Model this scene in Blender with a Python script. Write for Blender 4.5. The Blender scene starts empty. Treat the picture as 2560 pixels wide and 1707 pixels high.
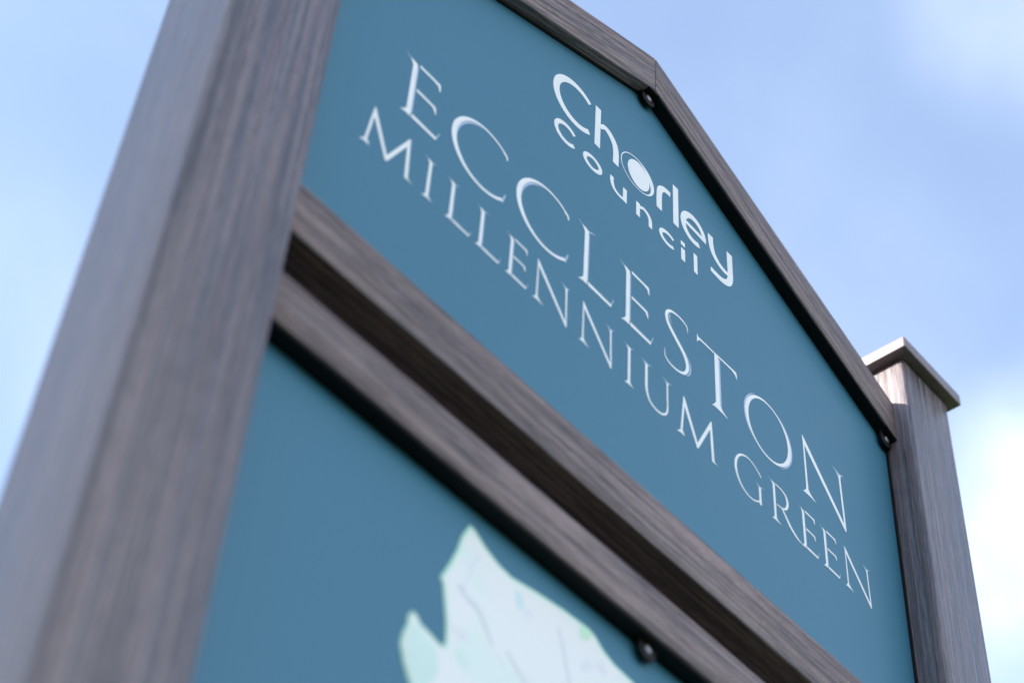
import bpy, bmesh, math, random
from mathutils import Vector, Matrix
random.seed(7)
S = 0.1            # one post width in metres
Z0 = 1.75          # height of the upper cross rail's underside above the ground
scene = bpy.context.scene
col = scene.collection

# ------------------------------------------------------------------ camera
cam_d = bpy.data.cameras.new('camera')
cam = bpy.data.objects.new('camera', cam_d); col.objects.link(cam)
right = Vector((0.6491931, -0.7587951, 0.0527089))
down = Vector((0.5840903, 0.4529346, -0.6735642))
fwd = Vector((0.4872235, 0.4680600, 0.7372470))
m = Matrix.Identity(4)
for i in range(3):
    m[i][0] = right[i]; m[i][1] = -down[i]; m[i][2] = -fwd[i]
m.translation = Vector((-5.106869*S, -7.121907*S, -10.666456*S + Z0))
cam.matrix_world = m
cam_d.sensor_width = 36; cam_d.lens = 4767.69/2560*36
cam_d.clip_start = 0.05; cam_d.clip_end = 3000
cam_d.dof.use_dof = True
cam_d.dof.focus_distance = 19.9*S
cam_d.dof.aperture_fstop = 3.7
scene.camera = cam

# ------------------------------------------------------------------ light
sun_to = Vector((-1.0, 0.5, 0.77)).normalized()
elev = math.asin(sun_to.z)
azim = math.atan2(sun_to.x, sun_to.y)          # clockwise from +Y
sd = bpy.data.lights.new('sun', 'SUN'); sd.energy = 4.0; sd.angle = math.radians(0.53)
sd.color = (1.0, 0.95, 0.88)
so = bpy.data.objects.new('sun', sd); col.objects.link(so)
so.rotation_euler = (-sun_to).to_track_quat('-Z', 'Y').to_euler()
so.location = (0, 0, 30)

world = bpy.data.worlds.new('World'); scene.world = world
world.use_nodes = True
nt = world.node_tree; nt.nodes.clear()
def N(t, tree=None, **kw):
    n = (tree or nt).nodes.new(t)
    for k, v in kw.items(): setattr(n, k, v)
    return n
out = N('ShaderNodeOutputWorld'); bg = N('ShaderNodeBackground')
bg.inputs['Strength'].default_value = 0.10
nt.links.new(bg.outputs[0], out.inputs[0])
sky = N('ShaderNodeTexSky', sky_type='NISHITA', sun_disc=False)
sky.sun_elevation = elev; sky.sun_rotation = azim
sky.air_density = 1.0; sky.dust_density = 0.6; sky.ozone_density = 1.0
tc = N('ShaderNodeTexCoord')
noise = N('ShaderNodeTexNoise'); noise.inputs['Scale'].default_value = 6.0
noise.inputs['Detail'].default_value = 5.0; noise.inputs['Roughness'].default_value = 0.55
noise.inputs['Distortion'].default_value = 0.4
nt.links.new(tc.outputs['Generated'], noise.inputs['Vector'])
def mth(op, a, b=None, tree=None):
    t = tree or nt
    n = N('ShaderNodeMath', t, operation=op)
    for i, v in enumerate((a, b)):
        if v is None: continue
        if isinstance(v, (int, float)): n.inputs[i].default_value = v
        else: t.links.new(v, n.inputs[i])
    return n.outputs[0]
def mrange(v, a, b, c, d, tree=None, smooth=True):
    t = tree or nt
    n = N('ShaderNodeMapRange', t)
    if smooth: n.interpolation_type = 'SMOOTHSTEP'
    t.links.new(v, n.inputs[0])
    for i, x in enumerate((a, b, c, d)): n.inputs[i+1].default_value = x
    return n.outputs[0]
# scattered fair-weather clouds over the whole sky: (direction, radius in degrees, weight)
clouds = [((.738, .272, .60), 9.5, .41), ((.530, .165, .825), 5.0, .11), ((.30, .66, .64), 9.0, .07), ((.55, .38, .74), 9.0, .06),
          ((.95, .05, .30), 16, 1.0), ((.75, -.55, .30), 15, 1.0), ((.2, -.85, .42), 28, 1.0), ((-.25, -.85, .35), 22, 1.0),
          ((.62, -.30, .68), 13, .24), ((.75, .75, .25), 14, .9), ((.1, .95, .3), 15, .9), 
          ((.9, -.35, .12), 14, 1.0), ((-.2, -.3, .93), 12, .6), ((.45, -.9, .2), 16, 1.0)]
acc = None
for d, r, w in clouds:
    d = Vector(d).normalized()
    vm = N('ShaderNodeVectorMath', operation='DOT_PRODUCT')
    nt.links.new(tc.outputs['Generated'], vm.inputs[0]); vm.inputs[1].default_value = d
    b = mrange(vm.outputs['Value'], math.cos(math.radians(r)), math.cos(math.radians(r*0.15)), 0.0, w)
    acc = b if acc is None else mth('ADD', acc, b)
nz = mrange(noise.outputs[0], 0.30, 0.70, -0.42, 0.42, smooth=False)
mask = mrange(mth('ADD', acc, mth('MULTIPLY', nz, mth('ADD', mth('MINIMUM', mth('MULTIPLY', acc, 1.6), 1.0), 0.06))), -0.23, 1.25, 0.0, 1.0)
mix = N('ShaderNodeMix', data_type='RGBA')
nt.links.new(mask, mix.inputs['Factor'])
nt.links.new(sky.outputs[0], mix.inputs['A'])
mix.inputs['B'].default_value = (6.3, 6.7, 7.4, 1)
nt.links.new(mix.outputs['Result'], bg.inputs['Color'])

scene.view_settings.view_transform = 'Standard'
scene.view_settings.look = 'None'
scene.view_settings.gamma = 1.0
scene.view_settings.exposure = 1.95

# ------------------------------------------------------------------ materials
def new_mat(name, rough=0.5, spec=0.5):
    mt = bpy.data.materials.new(name); mt.use_nodes = True
    t = mt.node_tree; b = t.nodes['Principled BSDF']
    b.inputs['Roughness'].default_value = rough
    b.inputs['Specular IOR Level'].default_value = spec
    return mt, t, b
def ramp(t, fac, stops):
    r = N('ShaderNodeValToRGB', t); e = r.color_ramp.elements
    while len(e) > 1: e.remove(e[-1])
    e[0].position = stops[0][0]; e[0].color = (*stops[0][1], 1)
    for p, c in stops[1:]:
        x = e.new(p); x.color = (*c, 1)
    t.links.new(fac, r.inputs[0]); return r.outputs[0]
def mixc(t, f, a, b, mode='MIX'):
    n = N('ShaderNodeMix', t, data_type='RGBA', blend_type=mode)
    for k, v in (('Factor', f), ('A', a), ('B', b)):
        if isinstance(v, (int, float)): n.inputs[k].default_value = v
        elif isinstance(v, tuple): n.inputs[k].default_value = (*v, 1)
        else: t.links.new(v, n.inputs[k])
    return n.outputs['Result']
def tnoise(t, vec, scale3, detail=4, rough=.55, dist=0.0):
    mp = N('ShaderNodeMapping', t); mp.inputs['Scale'].default_value = scale3
    t.links.new(vec, mp.inputs['Vector'])
    n = N('ShaderNodeTexNoise', t); n.inputs['Scale'].default_value = 1.0
    n.inputs['Detail'].default_value = detail; n.inputs['Roughness'].default_value = rough
    n.inputs['Distortion'].default_value = dist
    t.links.new(mp.outputs[0], n.inputs['Vector']); return n.outputs[0]
def wood_mat(name, tint=(1, 1, 1), streak=1.0, spec=.35, blue=.45, pink=.25, short=1.0, r0=.55, r1=.72):
    mt, t, b = new_mat(name, 0.5, spec)
    tcn = N('ShaderNodeTexCoord', t); oi = N('ShaderNodeObjectInfo', t)
    off = N('ShaderNodeCombineXYZ', t)
    for i, k in enumerate((7.0, 13.0, 29.0)): t.links.new(mth('MULTIPLY', oi.outputs['Random'], k, t), off.inputs[i])
    ad = N('ShaderNodeVectorMath', t, operation='ADD')
    t.links.new(tcn.outputs['Object'], ad.inputs[0]); t.links.new(off.outputs[0], ad.inputs[1])
    v = ad.outputs[0]
    broad = tnoise(t, v, (80, 80, 1.6*short), 3, .5, .15)
    mid = tnoise(t, v, (340, 340, 4*short), 2, .5, .08)
    fine = tnoise(t, v, (850, 850, 40), 2, .6)
    speck = tnoise(t, v, (1500, 1500, 500), 2, .6)
    hue = tnoise(t, v, (60, 60, 1.5), 2, .5)
    pk = tnoise(t, v, (85, 85, 1.6), 2, .5)
    c1 = ramp(t, broad, [(.34, (.092, .084, .090)), (.46, (.128, .114, .117)), (.56, (.165, .142, .140)), (.66, (.195, .176, .180))])
    c4 = mixc(t, mth('MULTIPLY', mrange(hue, .47, .60, 0, 1, t), blue, t), c1, (.090, .118, .160))
    c4 = mixc(t, mth('MULTIPLY', mrange(pk, .50, .62, 0, 1, t), pink, t), c4, (.250, .178, .165))
    c2 = mixc(t, mth('MULTIPLY', mrange(mid, .50, .62, 0, 1, t), .58*streak, t), c4, (.340, .295, .290))
    c3 = mixc(t, mth('MULTIPLY', mrange(mid, .50, .38, 0, 1, t), .72*streak, t), c2, (.046, .041, .045))
    c5 = mixc(t, mth('MULTIPLY', mrange(fine, .50, .64, 0, 1, t), .38, t), c3, (.31, .275, .275))
    c6 = mixc(t, mth('MULTIPLY', mrange(fine, .50, .36, 0, 1, t), .50, t), c5, (.045, .040, .043))
    c6 = mixc(t, mth('MULTIPLY', mrange(speck, .52, .36, 0, 1, t), .45, t), c6, (.045, .040, .043))
    c7 = mixc(t, 1.0, c6, tint, 'MULTIPLY')
    t.links.new(c7, b.inputs['Base Color'])
    h = mth('ADD', mth('ADD', mth('MULTIPLY', fine, .6, t), mth('MULTIPLY', mid, .8, t), t), mth('MULTIPLY', speck, .4, t), t)
    bp = N('ShaderNodeBump', t); bp.inputs['Strength'].default_value = .55; bp.inputs['Distance'].default_value = .0008
    t.links.new(h, bp.inputs['Height']); t.links.new(bp.outputs[0], b.inputs['Normal'])
    t.links.new(mrange(mid, .3, .7, r0, r1, t), b.inputs['Roughness'])
    return mt
M_POST = wood_mat('post_wood', (.80, .71, .74), 1.0, .72, .50, .55, 1.0, .30, .42)
M_RAIL = wood_mat('rail_wood', (1.16, 1.0, .98), 1.1, short=1.5)

M_PANEL, t, b = new_mat('teal_panel', .42, .35)
tcn = N('ShaderNodeTexCoord', t)
n1 = tnoise(t, tcn.outputs['Object'], (3, 3, 3), 3); n2 = tnoise(t, tcn.outputs['Object'], (900, 900, 900), 2)
c = mixc(t, mrange(n1, .3, .7, 0, .5, t), (.043, .168, .257), (.048, .178, .270))
c = mixc(t, mrange(n2, .3, .7, 0, .35, t), c, (.039, .154, .237))
t.links.new(c, b.inputs['Base Color'])
bp = N('ShaderNodeBump', t); bp.inputs['Strength'].default_value = .15; bp.inputs['Distance'].default_value = .0002
t.links.new(n2, bp.inputs['Height']); t.links.new(bp.outputs[0], b.inputs['Normal'])
def flat_mat(name, colr, rough=.45, spec=.4, var=.05, sc=60, metal=0):
    mt, t, b = new_mat(name, rough, spec)
    tcn = N('ShaderNodeTexCoord', t); n1 = tnoise(t, tcn.outputs['Object'], (sc, sc, sc), 3)
    c = mixc(t, mrange(n1, .3, .7, 0, 1, t), tuple(x*(1-var) for x in colr), tuple(min(1, x*(1+var)) for x in colr))
    t.links.new(c, b.inputs['Base Color']); b.inputs['Metallic'].default_value = metal
    return mt
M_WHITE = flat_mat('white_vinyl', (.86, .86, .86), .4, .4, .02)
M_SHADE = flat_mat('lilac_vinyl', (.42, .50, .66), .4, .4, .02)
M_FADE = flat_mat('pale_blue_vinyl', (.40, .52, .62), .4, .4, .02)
M_BLACK = flat_mat('black_bracket', (.008, .008, .009), .6, .2, .1)
M_STEEL = flat_mat('steel_screw', (.24, .24, .27), .5, .5, .05, 200, .6)
M_CAP = flat_mat('cap_plastic', (.200, .165, .182), .45, .4, .10, 90)
M_MINT = flat_mat('map_mint', (.50, .80, .62), .4, .4, .06, 9)
M_LIME = flat_mat('map_green', (.58, .83, .60), .4, .4, .05, 20)
M_ROAD = flat_mat('map_road', (.76, .77, .81), .4, .4, .04, 30)
M_MAP, t, b = new_mat('map_paper', .4, .4)
tcn = N('ShaderNodeTexCoord', t)
n1 = tnoise(t, tcn.outputs['Object'], (14, 14, 14), 3, .5); n2 = tnoise(t, tcn.outputs['Object'], (30, 30, 30), 2, .5)
c = mixc(t, mrange(n1, .52, .66, 0, .75, t), (.85, .85, .83), (.74, .86, .80))
c = mixc(t, mrange(n2, .60, .70, 0, .7, t), c, (.74, .72, .77))
t.links.new(c, b.inputs['Base Color'])

# ------------------------------------------------------------------ helpers
def put(name, me, mat, parent=None, loc=None, rot=None, smooth=False):
    me.materials.append(mat)
    o = bpy.data.objects.new(name, me); col.objects.link(o)
    if parent is not None: o.parent = parent
    if loc is not None: o.location = loc
    if rot is not None: o.rotation_euler = rot
    if smooth:
        for p in me.polygons: p.use_smooth = True
    return o
def prism_bm(poly, y0, y1, bevel=0.0, seg=3):
    """polygon in (x, z), pushed from y0 to y1"""
    bm = bmesh.new()
    a = [bm.verts.new((x, y0, z)) for x, z in poly]; c = [bm.verts.new((x, y1, z)) for x, z in poly]
    bm.faces.new(a); bm.faces.new(c[::-1])
    n = len(poly)
    for i in range(n):
        j = (i+1) % n; bm.faces.new((a[j], a[i], c[i], c[j]))
    bmesh.ops.recalc_face_normals(bm, faces=bm.faces)
    if bevel:
        bmesh.ops.bevel(bm, geom=list(bm.edges), offset=bevel, segments=seg, profile=.5, affect='EDGES', clamp_overlap=True)
    return bm
def bm_mesh(bm, name):
    me = bpy.data.meshes.new(name); bm.to_mesh(me); bm.free(); return me
def auto_smooth(me, ang=35):
    for p in me.polygons: p.use_smooth = True
    me.set_sharp_from_angle(angle=math.radians(ang))
def member(name, poly, y0, y1, direction, mat, parent, bevel=.002):
    """timber whose grain (local Z) runs along 'direction' in the (x, z) plane; polygon in post widths"""
    poly = [(x*S, z*S) for x, z in poly]
    cx = sum(p[0] for p in poly)/len(poly); cz = sum(p[1] for p in poly)/len(poly)
    d = Vector(direction).normalized()          # local z axis = d ; local x axis = (d.y, -d.x)
    ang = math.atan2(d.x, d.y)                  # rotation about +Y turning Z to d
    loc = [((x-cx)*d.y - (z-cz)*d.x, (x-cx)*d.x + (z-cz)*d.y) for x, z in poly]
    ym = (y0+y1)/2*S
    bm = prism_bm(loc, y0*S-ym, y1*S-ym, bevel)
    me = bm_mesh(bm, name); 
    o = put(name, me, mat, parent, (cx, ym, cz), (0, ang, 0)); auto_smooth(me)
    return o

# ------------------------------------------------------------------ the setting
def ground():
    me = bpy.data.meshes.new('ground')
    r = 1500
    me.from_pydata([(-r, -r, 0), (r, -r, 0), (r, r, 0), (-r, r, 0)], [], [(0, 1, 2, 3)])
    mt, t, b = new_mat('grass_ground', .9, .2)
    g = N('ShaderNodeTexCoord', t)
    a = tnoise(t, g.outputs['Object'], (.6, .6, .6), 5); d = tnoise(t, g.outputs['Object'], (60, 60, 60), 4)
    c = mixc(t, mrange(a, .3, .7, 0, 1, t), (.026, .044, .010), (.038, .060, .014))
    c = mixc(t, mrange(d, .4, .7, 0, .6, t), c, (.045, .060, .018))
    t.links.new(c, b.inputs['Base Color'])
    bp = N('ShaderNodeBump', t); bp.inputs['Distance'].default_value = .03
    t.links.new(d, bp.inputs['Height']); t.links.new(bp.outputs[0], b.inputs['Normal'])
    o = put('ground', me, mt); o['kind'] = 'structure'
ground()

# ------------------------------------------------------------------ the sign
W = 8.9415; RP = 0.361; RL = 0.385; B0, B1 = 0.203, 0.760
Z1T = .551; Z2T = -.4628; Z2B = -.9455; ZAO, ZAI, ZEO, ZEI = 7.2501, 6.6351, 5.3908, 4.7863
PT = 6.04                                       # top of the posts
BOT = -Z0/S                                     # ground
sign = bpy.data.objects.new('park_sign', None); col.objects.link(sign)
sign.location = (0, 0, Z0); sign.empty_display_size = .2
sign['label'] = 'grey wood-grain park notice sign with gabled teal panel and white lettering between two square posts'
sign['category'] = 'sign'
def post(x0):
    o = member('post', [(x0, BOT-3), (x0+1, BOT-3), (x0+1, PT), (x0, PT)], 0, 1, (0, 1), M_POST, sign, .0055)
    # cap: overhanging slab with a low pyramid on top
    ov = .125; zc = PT; h = .185*S
    bm = bmesh.new()
    a = (0.5+ov)*S
    lo = [bm.verts.new((sx*a, sy*a, .0005)) for sx, sy in ((-1, -1), (1, -1), (1, 1), (-1, 1))]
    hi = [bm.verts.new((sx*a, sy*a, h)) for sx, sy in ((-1, -1), (1, -1), (1, 1), (-1, 1))]
    top = bm.verts.new((0, 0, h+.10*S))
    bm.faces.new(lo[::-1])
    for i in range(4):
        j = (i+1) % 4
        bm.faces.new((lo[i], lo[j], hi[j], hi[i])); bm.faces.new((hi[i], hi[j], top))
    bmesh.ops.bevel(bm, geom=[e for e in bm.edges if top not in e.verts], offset=.0022, segments=3, profile=.5, affect='EDGES')
    me = bm_mesh(bm, 'post_cap')
    c = put('post_cap', me, M_CAP, o); auto_smooth(me)
    c.location = (0, 0, (PT-(BOT-3))/2*S)
    return o
post(-1.0); post(W)
def rail(z0, z1):
    return member('cross_rail', [(0.0, z0), (W, z0), (W, z1), (0.0, z1)], B0, B1, (1, 0), M_RAIL, sign, .0016)
rail(0, Z1T); rail(Z2B, Z2T); rail(-10.6, -10.1)
member('gap_light_blocker', [(0.0, Z2T-.05), (W, Z2T-.05), (W, .05), (0.0, .05)], B1-.13, B1-.03, (1, 0), M_RAIL, sign, .001)  # unseen; added at the back to keep sunlight out of the rail gap
sl = (ZAO-ZEO)/(W/2)
member('gable_board', [(W/2-.003, ZAI), (W/2-.003, ZAO), (0, ZEO), (0, ZEI)][::-1], B0, B1, (1, sl), M_RAIL, sign, .0014)
member('gable_board', [(W/2+.003, ZAI), (W/2+.003, ZAO), (W, ZEO), (W, ZEI)], B0, B1, (1, -sl), M_RAIL, sign, .0014)
def add_strip(poly, y0, y1):  # thin black strip along a panel edge, over the timber beside it
    o = put('black_strip', bm_mesh(prism_bm([(x*S, z*S) for x, z in poly], y0*S, y1*S, .0002, 1), 'black_strip'), M_BLACK, sign)
    o['label'] = 'black strip between timber and panel'
tk = .018
add_strip([(W/2+.03, ZAI-tk*1.2-.03*sl), (W/2+.03, ZAI+.012-.03*sl), (W, ZEI+.012), (W, ZEI-tk*1.2)], B0+.014, RP+.02)
add_strip([(W/2-.03, ZAI-tk-.03*sl), (W/2-.03, ZAI+.012-.03*sl), (0, ZEI+.012), (0, ZEI-tk)], RP-.035, RP+.02)
add_strip([(0, Z2B-tk), (W, Z2B-tk), (W, Z2B+.012), (0, Z2B+.012)], B0+.02, RL+.02)
add_strip([(W-.022, Z1T+.01), (W+.012, Z1T+.01), (W+.012, ZEI-.06), (W-.022, ZEI-.06)], RP-.03, RP+.02)
def panel(name, poly, y, label):
    bm = prism_bm([(x*S, z*S) for x, z in poly], y*S, y*S+.006)
    o = put(name, bm_mesh(bm, name), M_PANEL, sign); o['label'] = label
    return o
e = .12
upper = panel('name_panel', [(-.06, Z1T-e), (W+.06, Z1T-e), (W+.06, ZEI+e-.02), (W/2, ZAI+e), (-.06, ZEI+e-.02)], RP, 'gabled teal panel with white lettering')
lower = panel('map_panel', [(-.06, -10.2), (W+.06, -10.2), (W+.06, Z2B+e), (-.06, Z2B+e)], RL, 'teal panel with pale map print')

# brackets holding the panels
def bracket(x, zu, slope, yy):
    """black lug below a timber's underside (height zu at x) with a steel screw through it"""
    r = .108; zc = zu-.07
    pts = [(r*math.cos(a), -r*math.sin(a)) for a in [math.pi*k/14 for k in range(15)]]
    pts = [(px, pz) for px, pz in pts] + [(-r, .10-r*slope), (r, .10+r*slope)]
    bm = prism_bm([(px*S, pz*S) for px, pz in pts], -.0012, .0022, .0005, 2)
    # foot under the timber
    ft = [(-r*.95, .055-.95*r*slope), (r*.95, .055+.95*r*slope), (r*.95, .083+.95*r*slope), (-r*.95, .083-.95*r*slope)]
    b2 = prism_bm([(px*S, pz*S) for px, pz in ft], -.009, .0, .0004, 1)
    me2 = bpy.data.meshes.new('t'); b2.to_mesh(me2); b2.free(); bm.from_mesh(me2); bpy.data.meshes.remove(me2)
    o = put('panel_bracket', bm_mesh(bm, 'panel_bracket'), M_BLACK, sign, (x*S, yy*S, zc*S))
    bm = bmesh.new()
    segs = 20; rings = [(.040, .0), (.040, -.0006), (.031, -.0011), (.014, -.0013)]
    vs = [[bm.verts.new((rr*S*math.cos(2*math.pi*k/segs), y-.0012, rr*S*math.sin(2*math.pi*k/segs))) for k in range(segs)] for rr, y in rings]
    for a, c in zip(vs, vs[1:]):
        for k in range(segs): bm.faces.new((a[k], a[(k+1) % segs], c[(k+1) % segs], c[k]))
    bm.faces.new(vs[-1]); bmesh.ops.recalc_face_normals(bm, faces=bm.faces)
    me = bm_mesh(bm, 'screw'); put('screw', me, M_STEEL, o); auto_smooth(me, 30)
YB = RP-.065
bracket(W/2-.02, ZAI-.03, 0, YB)
bracket(W-.10, ZEI+.10*sl, -sl, YB); bracket(.10, ZEI+.10*sl, sl, YB)
bracket(W/2, Z2B, 0, RL-.065)

# ------------------------------------------------------------------ lettering
def catmull(pts, n=8):
    res = []
    for i in range(len(pts)-1):
        p0 = pts[max(i-1, 0)]; p1 = pts[i]; p2 = pts[i+1]; p3 = pts[min(i+2, len(pts)-1)]
        for k in range(n):
            u = k/n
            res.append(tuple(.5*((2*b_)+(-a_+c_)*u+(2*a_-5*b_+4*c_-d_)*u*u+(-a_+3*b_-3*c_+d_)*u**3) for a_, b_, c_, d_ in zip(p0, p1, p2, p3)))
    res.append(pts[-1]); return res
wscale = .88
def rib(pts, smooth=True, n=8):
    """pts: (x, z, width) along a centre line -> closed outline of the stroke"""
    q = catmull([tuple(p) for p in pts], n) if smooth else pts
    L, Rr = [], []
    for i, (x, z, w) in enumerate(q):
        x0, z0, _ = q[max(i-1, 0)]; x1, z1, _ = q[min(i+1, len(q)-1)]
        dx, dz = x1-x0, z1-z0; l = math.hypot(dx, dz) or 1
        nx, nz = -dz/l, dx/l; w = max(w, .002)*wscale
        L.append((x+nx*w/2, z+nz*w/2)); Rr.append((x-nx*w/2, z-nz*w/2))
    return ('rib', L, Rr)
def arc(cx, cz, rx, rz, a0, a1, wf, n=40):
    pts = []
    for k in range(n+1):
        a = math.radians(a0+(a1-a0)*k/n); w = wf(k/n, math.degrees(a))
        pts.append((cx+(rx-w/2)*math.cos(a), cz+(rz-w/2)*math.sin(a), w))
    return rib(pts, False)
def poly(*p): return ('poly', list(p))
def box(x0, z0, x1, z1): return poly((x0, z0), (x1, z0), (x1, z1), (x0, z1))
def wave(a, peak, lo, hi):            # stroke weight by angle, thickest at 'peak' and opposite
    return lo+(hi-lo)*max(0, math.cos(math.radians(a-peak)))**1.5

# the serif capitals, cap height 1, origin at the stem; (shape, tone) tone 0 white 1 lilac side of the chisel cut 2 fading tip
def stem(x=0, w=.068, top=True, tr=0, bl=True, br=0, sh=True):
    r = [(box(x, .045, x+w, .955), 0)]
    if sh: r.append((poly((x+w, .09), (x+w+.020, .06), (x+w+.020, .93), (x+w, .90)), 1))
    if top: r += [(poly((x+w, .955), (x, .955), (x, .90), (x-.05, .985), (x+.02, .978), (x+w, .962)), 0), (poly((x-.05, .985), (x-.115, 1.02), (x-.12, 1.012), (x-.03, .955)), 2)]
    if tr: r.append((poly((x+w, .962), (x+w, .93), (x+w+tr*.5, .978), (x+w+tr, 1.012), (x+w+tr*.4, .99)), 2))
    if bl: r += [(poly((x, .045), (x, .09), (x-.045, .022), (x-.095, -.018), (x-.02, .0), (x+w, .0), (x+w, .045)), 0)]
    else: r.append((box(x, 0, x+w, .045), 0))
    if br: r.append((poly((x+w, .0), (x+w, .07), (x+w+br*.4, .03), (x+w+br, -.012), (x+w+br*.4, .0)), 0))
    return r
def gE():
    r = stem()
    r += [(poly((.105, 1.0), (.105, .953), (.34, .950), (.405, .935), (.437, .862), (.452, .862), (.445, .97), (.43, .992)), 0)]
    r += [(poly((.105, .545), (.105, .500), (.31, .497), (.375, .487), (.415, .415), (.430, .415), (.42, .51), (.40, .535)), 0)]
    r += [(poly((.085, 0), (.46, -.004), (.478, .01), (.475, .048), (.36, .050), (.085, .062)), 0), (poly((.478, .012), (.527, .155), (.517, .165), (.475, .048)), 2)]
    return r
def gL():
    r = stem(tr=.145)
    r += [(poly((.085, 0), (.50, -.006), (.515, .01), (.51, .046), (.38, .048), (.085, .062)), 0), (poly((.515, .012), (.56, .16), (.548, .168), (.51, .046)), 2)]
    return r
def gI(): return stem(tr=.115, br=.10, sh=False)
def gC():
    cx, cz, rx, rz = .553, .468, .553, .545
    r = [(arc(cx, cz, rx, rz, 52, 309, lambda u, a: .034+.046*max(0, math.cos(math.radians(a-185)))**1.6+.016*u), 0)]
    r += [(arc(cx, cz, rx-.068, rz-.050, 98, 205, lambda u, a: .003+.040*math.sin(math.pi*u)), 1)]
    r += [(rib([(.845, .895, .045), (.895, .870, .042), (.912, .835, .032), (.915, .80, .010)]), 0), (poly((.868, .03), (.905, .022), (.945, .19), (.93, .20)), 2)]
    return r
def gS():
    k = [(.470, .855, .006), (.462, .925, .022), (.435, .975, .034), (.30, 1.005, .040), (.13, .965, .055), (.045, .845, .075), (.085, .69, .088), (.235, .545, .092), (.395, .395, .092),
         (.452, .235, .082), (.40, .085, .058), (.27, .010, .042), (.12, .000, .038), (.02, .045, .030), (.0, .11, .018), (.002, .195, .005)]
    k = [(x_, z_, w_*.86) for x_, z_, w_ in k]
    r = [(rib(k), 0)]
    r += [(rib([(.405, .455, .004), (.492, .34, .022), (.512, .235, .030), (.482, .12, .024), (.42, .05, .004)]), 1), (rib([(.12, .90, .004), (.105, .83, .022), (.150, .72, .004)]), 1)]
    return r
def gT():
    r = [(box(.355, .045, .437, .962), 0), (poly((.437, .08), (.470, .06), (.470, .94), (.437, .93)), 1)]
    r += [(poly((.355, .045), (.355, .10), (.31, .03), (.272, -.012), (.35, 0), (.437, 0), (.437, .045)), 0), (poly((.437, 0), (.437, .09), (.50, .035), (.60, -.015), (.50, -.004)), 0)]
    r += [(poly((0, 1.03), (.02, .985), (.355, .985), (.355, .957), (.07, .950), (.03, .930), (.0, .875), (-.008, .88)), 0), (poly((.355, .957), (.72, .960), (.79, .930), (.818, .875), (.830, .875), (.825, .985), (.79, 1.0), (.355, .985)), 0)]
    return r
def gO():
    cx, cz, rx, rz = .523, .488, .523, .532
    def wf(u, a): return .032+.046*abs(math.cos(math.radians(a-168)))**2.2
    r = [(arc(cx, cz, rx-.026, rz-.018, 0, 360, wf, 72), 0)]
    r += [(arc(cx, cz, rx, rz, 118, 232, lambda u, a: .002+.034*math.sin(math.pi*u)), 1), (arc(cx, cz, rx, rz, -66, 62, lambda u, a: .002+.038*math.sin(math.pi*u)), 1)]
    return r
def gN(w=1.0):
    r = [(poly((.058, 1.05), (.072, 1.05), (.098, .90), (.108, .045), (.062, .045), (.066, .9)), 0)]
    r += [(poly((.060, 1.052), (.080, 1.04), (.925, .08), (.945, -.015), (.922, -.02), (.098, .885)), 0)]
    r += [(poly((.880, .955), (.925, .955), (.948, .0), (.940, -.018), (.908, .10)), 0)]
    r += [(poly((.108, .045), (.108, .10), (.16, .045), (.272, -.012), (.15, 0), (.02, 0), (-.035, -.012), (.02, .03), (.062, .10), (.062, .045)), 0)]
    r += [(poly((.880, .955), (.880, .88), (.83, .975), (.72, 1.02), (.85, 1.0), (.90, .985), (.95, .995), (1.02, 1.02), (.955, .975), (.925, .90), (.925, .955)), 2)]
    return r
def gM():
    r = [(poly((.178, 1.02), (.205, 1.02), (.215, .86), (.122, .04), (.068, .04)), 0), (poly((.185, 1.03), (.215, 1.0), (.600, .10), (.592, -.01), (.565, -.01), (.195, .80)), 0)]
    r += [(poly((1.02, 1.03), (1.045, 1.03), (1.02, .86), (.605, .0), (.578, .03), (.585, .13)), 0), (poly((1.02, 1.02), (1.045, 1.03), (1.095, .05), (1.02, .04), (.985, .80)), 0)]
    r += [(poly((.068, .04), (.122, .04), (.13, .10), (.20, -.01), (.08, 0), (-.03, -.03), (.05, .06)), 0), (poly((1.02, .04), (1.095, .05), (1.14, .015), (1.24, -.02), (1.12, 0), (1.02, .0)), 0)]
    return r
def gU():
    r = [(rib([(.125, .96, .078), (.125, .60, .078), (.130, .32, .075), (.205, .10, .062), (.38, .005, .055), (.56, .02, .05), (.69, .115, .05), (.745, .28, .046), (.745, .60, .044), (.745, .96, .046)]), 0)]
    r += [(poly((.081, .96), (.081, .90), (.04, .98), (-.045, 1.02), (.08, .995), (.17, .985), (.30, 1.01), (.20, .965), (.169, .92), (.169, .96)), 2)]
    r += [(poly((.722, .96), (.722, .90), (.68, .98), (.60, 1.02), (.71, 1.0), (.78, .995), (.88, 1.02), (.80, .97), (.768, .90), (.768, .96)), 2)]
    return r
def gG():
    cx, cz, rx, rz = .475, .48, .475, .52
    r = [(arc(cx, cz, rx, rz, 45, 318, lambda u, a: .036+.042*max(0, math.cos(math.radians(a-180)))**1.6), 0)]
    r += [(rib([(.78, .86, .045), (.84, .81, .040), (.865, .76, .012)]), 0), (box(.772, .06, .838, .47), 0), (poly((.842, .06), (.765, .06), (.72, .11), (.80, .02), (.846, .045)), 0)]
    r += [(poly((.765, .47), (.842, .47), (.90, .51), (.96, .535), (.84, .512), (.76, .512), (.66, .535), (.72, .50)), 2)]
    return r
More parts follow.
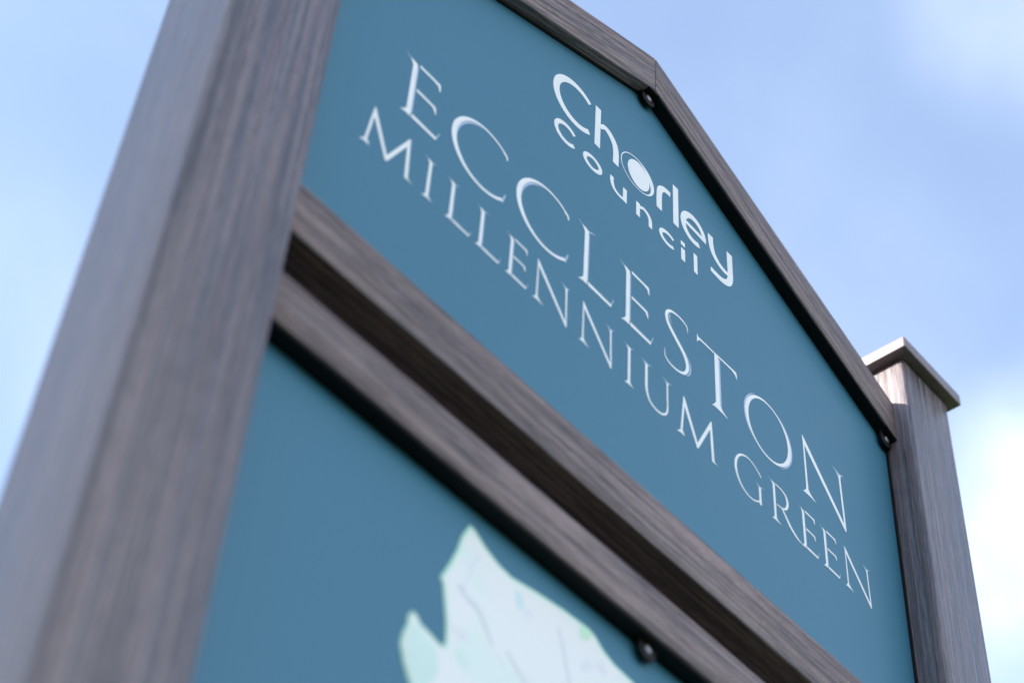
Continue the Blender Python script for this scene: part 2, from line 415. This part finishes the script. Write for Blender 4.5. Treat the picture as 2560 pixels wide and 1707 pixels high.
def gR():
    r = stem(br=.15, sh=False)
    r += [(rib([(.09, .965, .04), (.28, .965, .045), (.42, .90, .065), (.475, .75, .08), (.42, .57, .065), (.29, .475, .04), (.10, .45, .035)]), 0)]
    r += [(rib([(.25, .48, .04), (.36, .36, .075), (.53, .17, .082), (.70, .055, .07), (.83, .01, .035), (.95, -.005, .006)]), 0)]
    return r
GL = dict(E=gE, L=gL, I=gI, C=gC, S=gS, T=gT, O=gO, N=gN, M=gM, U=gU, G=gG, R=gR)

def letter(name, shapes, x, z, sx, sz, base, y, parent, label=None, mats=(M_WHITE, M_SHADE, M_FADE)):
    """one printed letter: thin raised vinyl pieces, each a hair above the last"""
    vs, fs, mi = [], [], []
    for i, (sh, tone) in enumerate(shapes):
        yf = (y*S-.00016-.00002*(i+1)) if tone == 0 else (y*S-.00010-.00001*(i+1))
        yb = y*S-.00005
        if sh[0] == 'rib':
            L, Rr = sh[1], sh[2]; n = len(L); o = len(vs)
            for (a, c) in zip(L, Rr):
                for px, pz in (a, c): vs.append(((x+px*sx)*S, yf, (z+pz*sz)*S)); vs.append(((x+px*sx)*S, yb, (z+pz*sz)*S))
            for k in range(n-1):
                p = o+4*k; q = p+4
                fs += [(p, q, q+2, p+2), (p+1, q+1, q, p), (p+2, q+2, q+3, p+3)]; mi += [tone]*3
        else:
            P = sh[1]
            area = sum(P[k][0]*P[(k+1) % len(P)][1]-P[(k+1) % len(P)][0]*P[k][1] for k in range(len(P)))
            if area < 0: P = P[::-1]
            n = len(P); o = len(vs)
            for px, pz in P: vs.append(((x+px*sx)*S, yf, (z+pz*sz)*S))
            for px, pz in P: vs.append(((x+px*sx)*S, yb, (z+pz*sz)*S))
            fs.append(tuple(range(o, o+n))); mi.append(tone)
            for k in range(n):
                j = (k+1) % n; fs.append((o+k, o+n+k, o+n+j, o+j)); mi.append(tone)
    me = bpy.data.meshes.new(name); me.from_pydata(vs, [], fs)
    bm = bmesh.new(); bm.from_mesh(me)
    for f in bm.faces:
        if abs(f.normal.y) > .5 and f.normal.y > 0: f.normal_flip()
    bm.to_mesh(me); bm.free()
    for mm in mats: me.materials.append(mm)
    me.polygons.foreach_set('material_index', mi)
    ob = bpy.data.objects.new(name, me); col.objects.link(ob); ob.parent = parent
    if label: ob['label'] = label
    return ob

# big row: letter, x of its origin, scale across
BH = .805; BZ = 2.712
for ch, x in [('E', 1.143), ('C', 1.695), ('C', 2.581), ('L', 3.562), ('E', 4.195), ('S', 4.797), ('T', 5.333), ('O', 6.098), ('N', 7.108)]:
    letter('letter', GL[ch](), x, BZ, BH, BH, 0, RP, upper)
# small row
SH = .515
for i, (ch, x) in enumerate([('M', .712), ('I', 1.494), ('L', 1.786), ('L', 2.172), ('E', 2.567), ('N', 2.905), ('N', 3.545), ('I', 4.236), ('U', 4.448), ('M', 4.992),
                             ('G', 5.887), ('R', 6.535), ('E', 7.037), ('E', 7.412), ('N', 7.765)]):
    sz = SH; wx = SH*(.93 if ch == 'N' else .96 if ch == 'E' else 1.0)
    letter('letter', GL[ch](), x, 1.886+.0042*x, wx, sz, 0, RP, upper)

# the council's name, rounded sans letters (coordinates in post widths)
wscale = 1.0
def sans(shapes): letter('letter', [(s, 0) for s in shapes], 0, 0, 1, 1, 0, RP, upper)
def clipc(cx, cz, rx, rz, a0, a1, wl, we):
    return arc(cx, cz, rx, rz, a0, a1, lambda u, a: we+(wl-we)*math.sin(math.pi*u)**1.3)
sans([clipc(3.345, 5.262, .360, .352, 48, 312, .098, .066)])
sans([box(3.655, 4.932, 3.742, 5.594), rib([(3.738, 5.295, .045), (3.80, 5.362, .070), (3.88, 5.352, .092), (3.965, 5.268, .098), (3.998, 5.15, .092), (3.999, 4.938, .091)])])
ring = lambda u, a: .012+.060*max(0, math.cos(math.radians(a-20)))**2.5
sans([arc(4.360, 5.150, .278, .250, 0, 360, ring, 72), ('poly', [(4.378+.182*math.cos(2*math.pi*k/48), 5.147+.205*math.sin(2*math.pi*k/48)) for k in range(48)])])
sans([rib([(4.726, 4.935, .090), (4.726, 5.15, .090), (4.742, 5.27, .088), (4.795, 5.335, .078), (4.865, 5.358, .076), (4.918, 5.356, .080)])])
sans([box(4.966, 4.937, 5.058, 5.594)])
sans([arc(5.320, 5.165, .225, .235, 0, 300, lambda u, a: .092-.022*abs(2*u-1), 48), rib([(5.17, 5.175, .058), (5.36, 5.172, .058), (5.542, 5.160, .062)], False)])
sans([rib([(5.629, 5.372, .090), (5.632, 5.25, .090), (5.668, 5.118, .084), (5.755, 5.030, .074), (5.86, 4.995, .066), (5.935, 5.005, .05)]),
      rib([(5.972, 5.384, .098), (5.972, 5.15, .098), (5.972, 4.99, .096), (5.935, 4.87, .090), (5.84, 4.808, .080), (5.72, 4.798, .074), (5.613, 4.806, .070)])])
sans([clipc(3.220, 4.632, .184, .160, 38, 322, .060, .050)])
sans([arc(3.638, 4.583, .153, .112, 0, 360, lambda u, a: .044+.014*abs(math.cos(math.radians(a))), 48)])
sans([rib([(3.945, 4.690, .055), (3.948, 4.60, .055), (3.985, 4.525, .050), (4.06, 4.494, .042), (4.135, 4.500, .036)]), box(4.124, 4.476, 4.186, 4.690)])
sans([box(4.341, 4.470, 4.400, 4.684), rib([(4.396, 4.630, .034), (4.455, 4.668, .044), (4.520, 4.655, .052), (4.565, 4.605, .056), (4.574, 4.55, .056), (4.574, 4.470, .056)])])
sans([clipc(4.868, 4.580, .148, .110, 42, 318, .056, .042)])
sans([box(5.093, 4.475, 5.160, 4.664), box(5.091, 4.712, 5.160, 4.776)])
sans([box(5.311, 4.474, 5.373, 4.776)])

# ------------------------------------------------------------------ the map on the lower panel
mp = [(1.978, -2.867), (1.896, -2.734), (1.845, -2.602), (1.857, -2.506), (1.889, -2.407), (1.891, -2.326), (1.929, -2.267), (1.977, -2.280), (2.016, -2.323), (2.098, -2.338), (2.208, -2.369),
      (2.255, -2.367), (2.269, -2.318), (2.258, -2.165), (2.214, -1.960), (2.185, -1.836), (2.155, -1.809), (2.231, -1.635), (2.296, -1.453), (2.335, -1.287), (2.406, -1.133), (2.465, -1.142),
      (2.590, -1.220), (2.743, -1.279), (2.893, -1.302), (3.192, -1.251), (3.499, -1.212), (3.814, -1.196), (3.895, -1.221), (4.010, -1.300), (4.140, -1.344), (4.402, -1.372),
      (4.9, -1.55), (5.5, -1.72), (6.2, -2.2), (6.75, -3.1), (6.55, -4.2), (6.95, -5.3), (6.3, -6.9), (5.2, -7.5), (4.1, -7.1), (3.2, -7.6), (2.4, -6.8), (2.45, -5.4), (2.0, -4.5), (2.15, -3.5)]
def inset(P, d):
    n = len(P); res = []
    for i in range(n):
        x0, z0 = P[i-1]; x1, z1 = P[(i+1) % n]; l = math.hypot(x1-x0, z1-z0)
        res.append((P[i][0]+d*(z1-z0)/l, P[i][1]-d*(x1-x0)/l))
    return res
def print_piece(name, P, mat, lift, label=None):
    bm = prism_bm([(x*S, z*S) for x, z in P], RL*S-lift, RL*S-.0001)
    o = put(name, bm_mesh(bm, name), mat, lower)
    if label: o['label'] = label
print_piece('map_border', mp, M_MINT, .0004, 'mint green edge of the map')
print_piece('map_print', inset(mp, .026), M_MAP, .0007, 'pale map of the site')
print_piece('map_field', [(1.90, -2.62), (1.905, -2.50), (1.945, -2.36), (2.00, -2.37), (2.09, -2.40), (2.20, -2.44), (2.23, -2.62), (2.15, -2.80), (2.10, -3.05), (2.05, -2.95), (1.96, -2.78)], flat_mat('map_pale_mint', (.66, .82, .76), .4, .4, .04, 14), .0009)
print_piece('map_field', [(3.705, -1.235), (3.80, -1.222), (3.85, -1.250), (3.80, -1.33), (3.71, -1.345)], M_LIME, .0009)
print_piece('map_field', [(2.95, -1.38), (3.02, -1.40), (3.05, -1.50), (3.0, -1.56), (2.96, -1.48)], flat_mat('map_pale_teal', (.66, .80, .80), .4, .4, .04, 14), .0009)
print_piece('map_field', [(2.40, -2.28), (2.50, -2.30), (2.54, -2.38), (2.46, -2.43), (2.39, -2.36)], flat_mat('map_pale_green', (.69, .81, .74), .4, .4, .04, 14), .0009)
for P in ([(3.45, -1.42, .02), (3.52, -1.58, .022), (3.60, -1.82, .022), (3.75, -2.2, .02), (4.1, -3.2, .02)], [(2.34, -1.75, .03), (2.45, -1.80, .045), (2.58, -1.84, .03), (2.75, -2.05, .02)],
          [(2.52, -1.36, .022), (2.44, -1.60, .010), (2.40, -1.75, .014)], [(2.9, -2.0, .02), (3.4, -2.3, .02), (4.2, -2.5, .02), (5.2, -2.4, .02)]):
    L, Rr = rib(P)[1:]
    print_piece('map_road', L+Rr[::-1], M_ROAD, .0011)

# ------------------------------------------------------------------ the tree that shades the near post
M_BARK = flat_mat('bark', (.10, .075, .055), .9, .2, .35, 18)
M_LEAF, t, b = new_mat('leaf', .55, .3)
oi = N('ShaderNodeTexCoord', t); n1 = tnoise(t, oi.outputs['Object'], (3, 3, 3), 4)
t.links.new(mixc(t, mrange(n1, .35, .65, 0, 1, t), (.035, .075, .018), (.085, .135, .035)), b.inputs['Base Color'])
def tree(crown_c, rad, label, extra=()):
    base = Vector((crown_c.x-.25, crown_c.y-.1, 0))
    rt = bpy.data.objects.new('park_tree', None); col.objects.link(rt); rt.location = base
    rt['label'] = label; rt['category'] = 'tree'; rt['group'] = 'trees along the edge of the green'
    c = crown_c-base
    bm = bmesh.new()
    def limb(pts, r0, r1, seg=9):
        prev = None
        for i, p in enumerate(pts):
            d = (pts[min(i+1, len(pts)-1)]-pts[max(i-1, 0)]).normalized(); q = d.to_track_quat('Z', 'Y')
            r = r0+(r1-r0)*i/(len(pts)-1)
            ring = [bm.verts.new(p+q @ Vector((r*math.cos(2*math.pi*k/seg), r*math.sin(2*math.pi*k/seg), 0))) for k in range(seg)]
            if prev:
                for k in range(seg): bm.faces.new((prev[k], prev[(k+1) % seg], ring[(k+1) % seg], ring[k]))
            prev = ring
        bm.faces.new(prev)
    top = c-Vector((0, 0, rad*.2))
    limb([Vector((0, 0, -.2)), Vector((.02, 0, .15)), Vector((0, .05, .8)), top*.5+Vector((.1, .05, 0)), top], .34, .15, 12)
    clumps = []
    for i in range(80):
        v = Vector((random.gauss(0, 1), random.gauss(0, 1), random.gauss(0, 1))).normalized()*rad*random.uniform(.25, .80)
        if v.z < 0: v.z *= 1.25
        clumps.append((c+v, rad*random.uniform(.22, .32)))
    clumps += [(p-base, r) for p, r in extra]
    for i in range(11):
        e_ = clumps[i*5][0]
        limb([top*.75+Vector((0, 0, .02*i)), (top*.75+e_)*.5+Vector((0, 0, .2)), e_], .08, .015, 6)
    me = bm_mesh(bm, 'trunk'); put('trunk', me, M_BARK, rt, smooth=True)
    vs, fs = [], []
    for cc, r in clumps:
        for k in range(460):
            d = Vector((random.gauss(0, 1), random.gauss(0, 1), random.gauss(0, 1))).normalized()
            p = cc+d*r*random.random()**.4
            q = Vector((random.gauss(0, 1), random.gauss(0, 1), random.gauss(0, 1)+.8)).to_track_quat('Z', 'Y')
            l = random.uniform(.11, .17); w = l*.6
            o = len(vs)
            for a in ((0, -l, 0), (w, -.1*l, .02), (0, l, 0), (-w, -.1*l, .02)): vs.append(p+q @ Vector(a))
            fs += [(o, o+1, o+2, o+3)]
    me = bpy.data.meshes.new('crown'); me.from_pydata(vs, [], fs); put('crown', me, M_LEAF, rt)
pd = Vector((.68, .40, .61))
cc = Vector((-.05, .05, Z0+.25))+sun_to*12.5-pd*3.95
lat = Vector((.447, .894, 0))
outer = [(Vector((-.08+random.uniform(-.05, .05), .05, z))+sun_to*(12.5+.3*k)-pd*.36, .50) for k in range(3) for z in (1.25, 1.5, 1.75, 2.0, 2.25, 2.42)]
outer += [(Vector((-.08, .05, z))+sun_to*12.8-pd*q, .6) for q in (.9, 1.4) for z in (1.3, 1.7, 2.1, 2.45)]
tree(cc, 4.2, 'tall leafy tree between the two others beside the sign', outer)
tree(cc+lat*6.6+Vector((-1.2, .6, -2.6)), 3.6, 'leafy tree at the end of the row behind the sign')
tree(cc-lat*7.0+Vector((.4, .2, -.3)), 4.0, 'leafy tree at the end of the row in front of the sign')
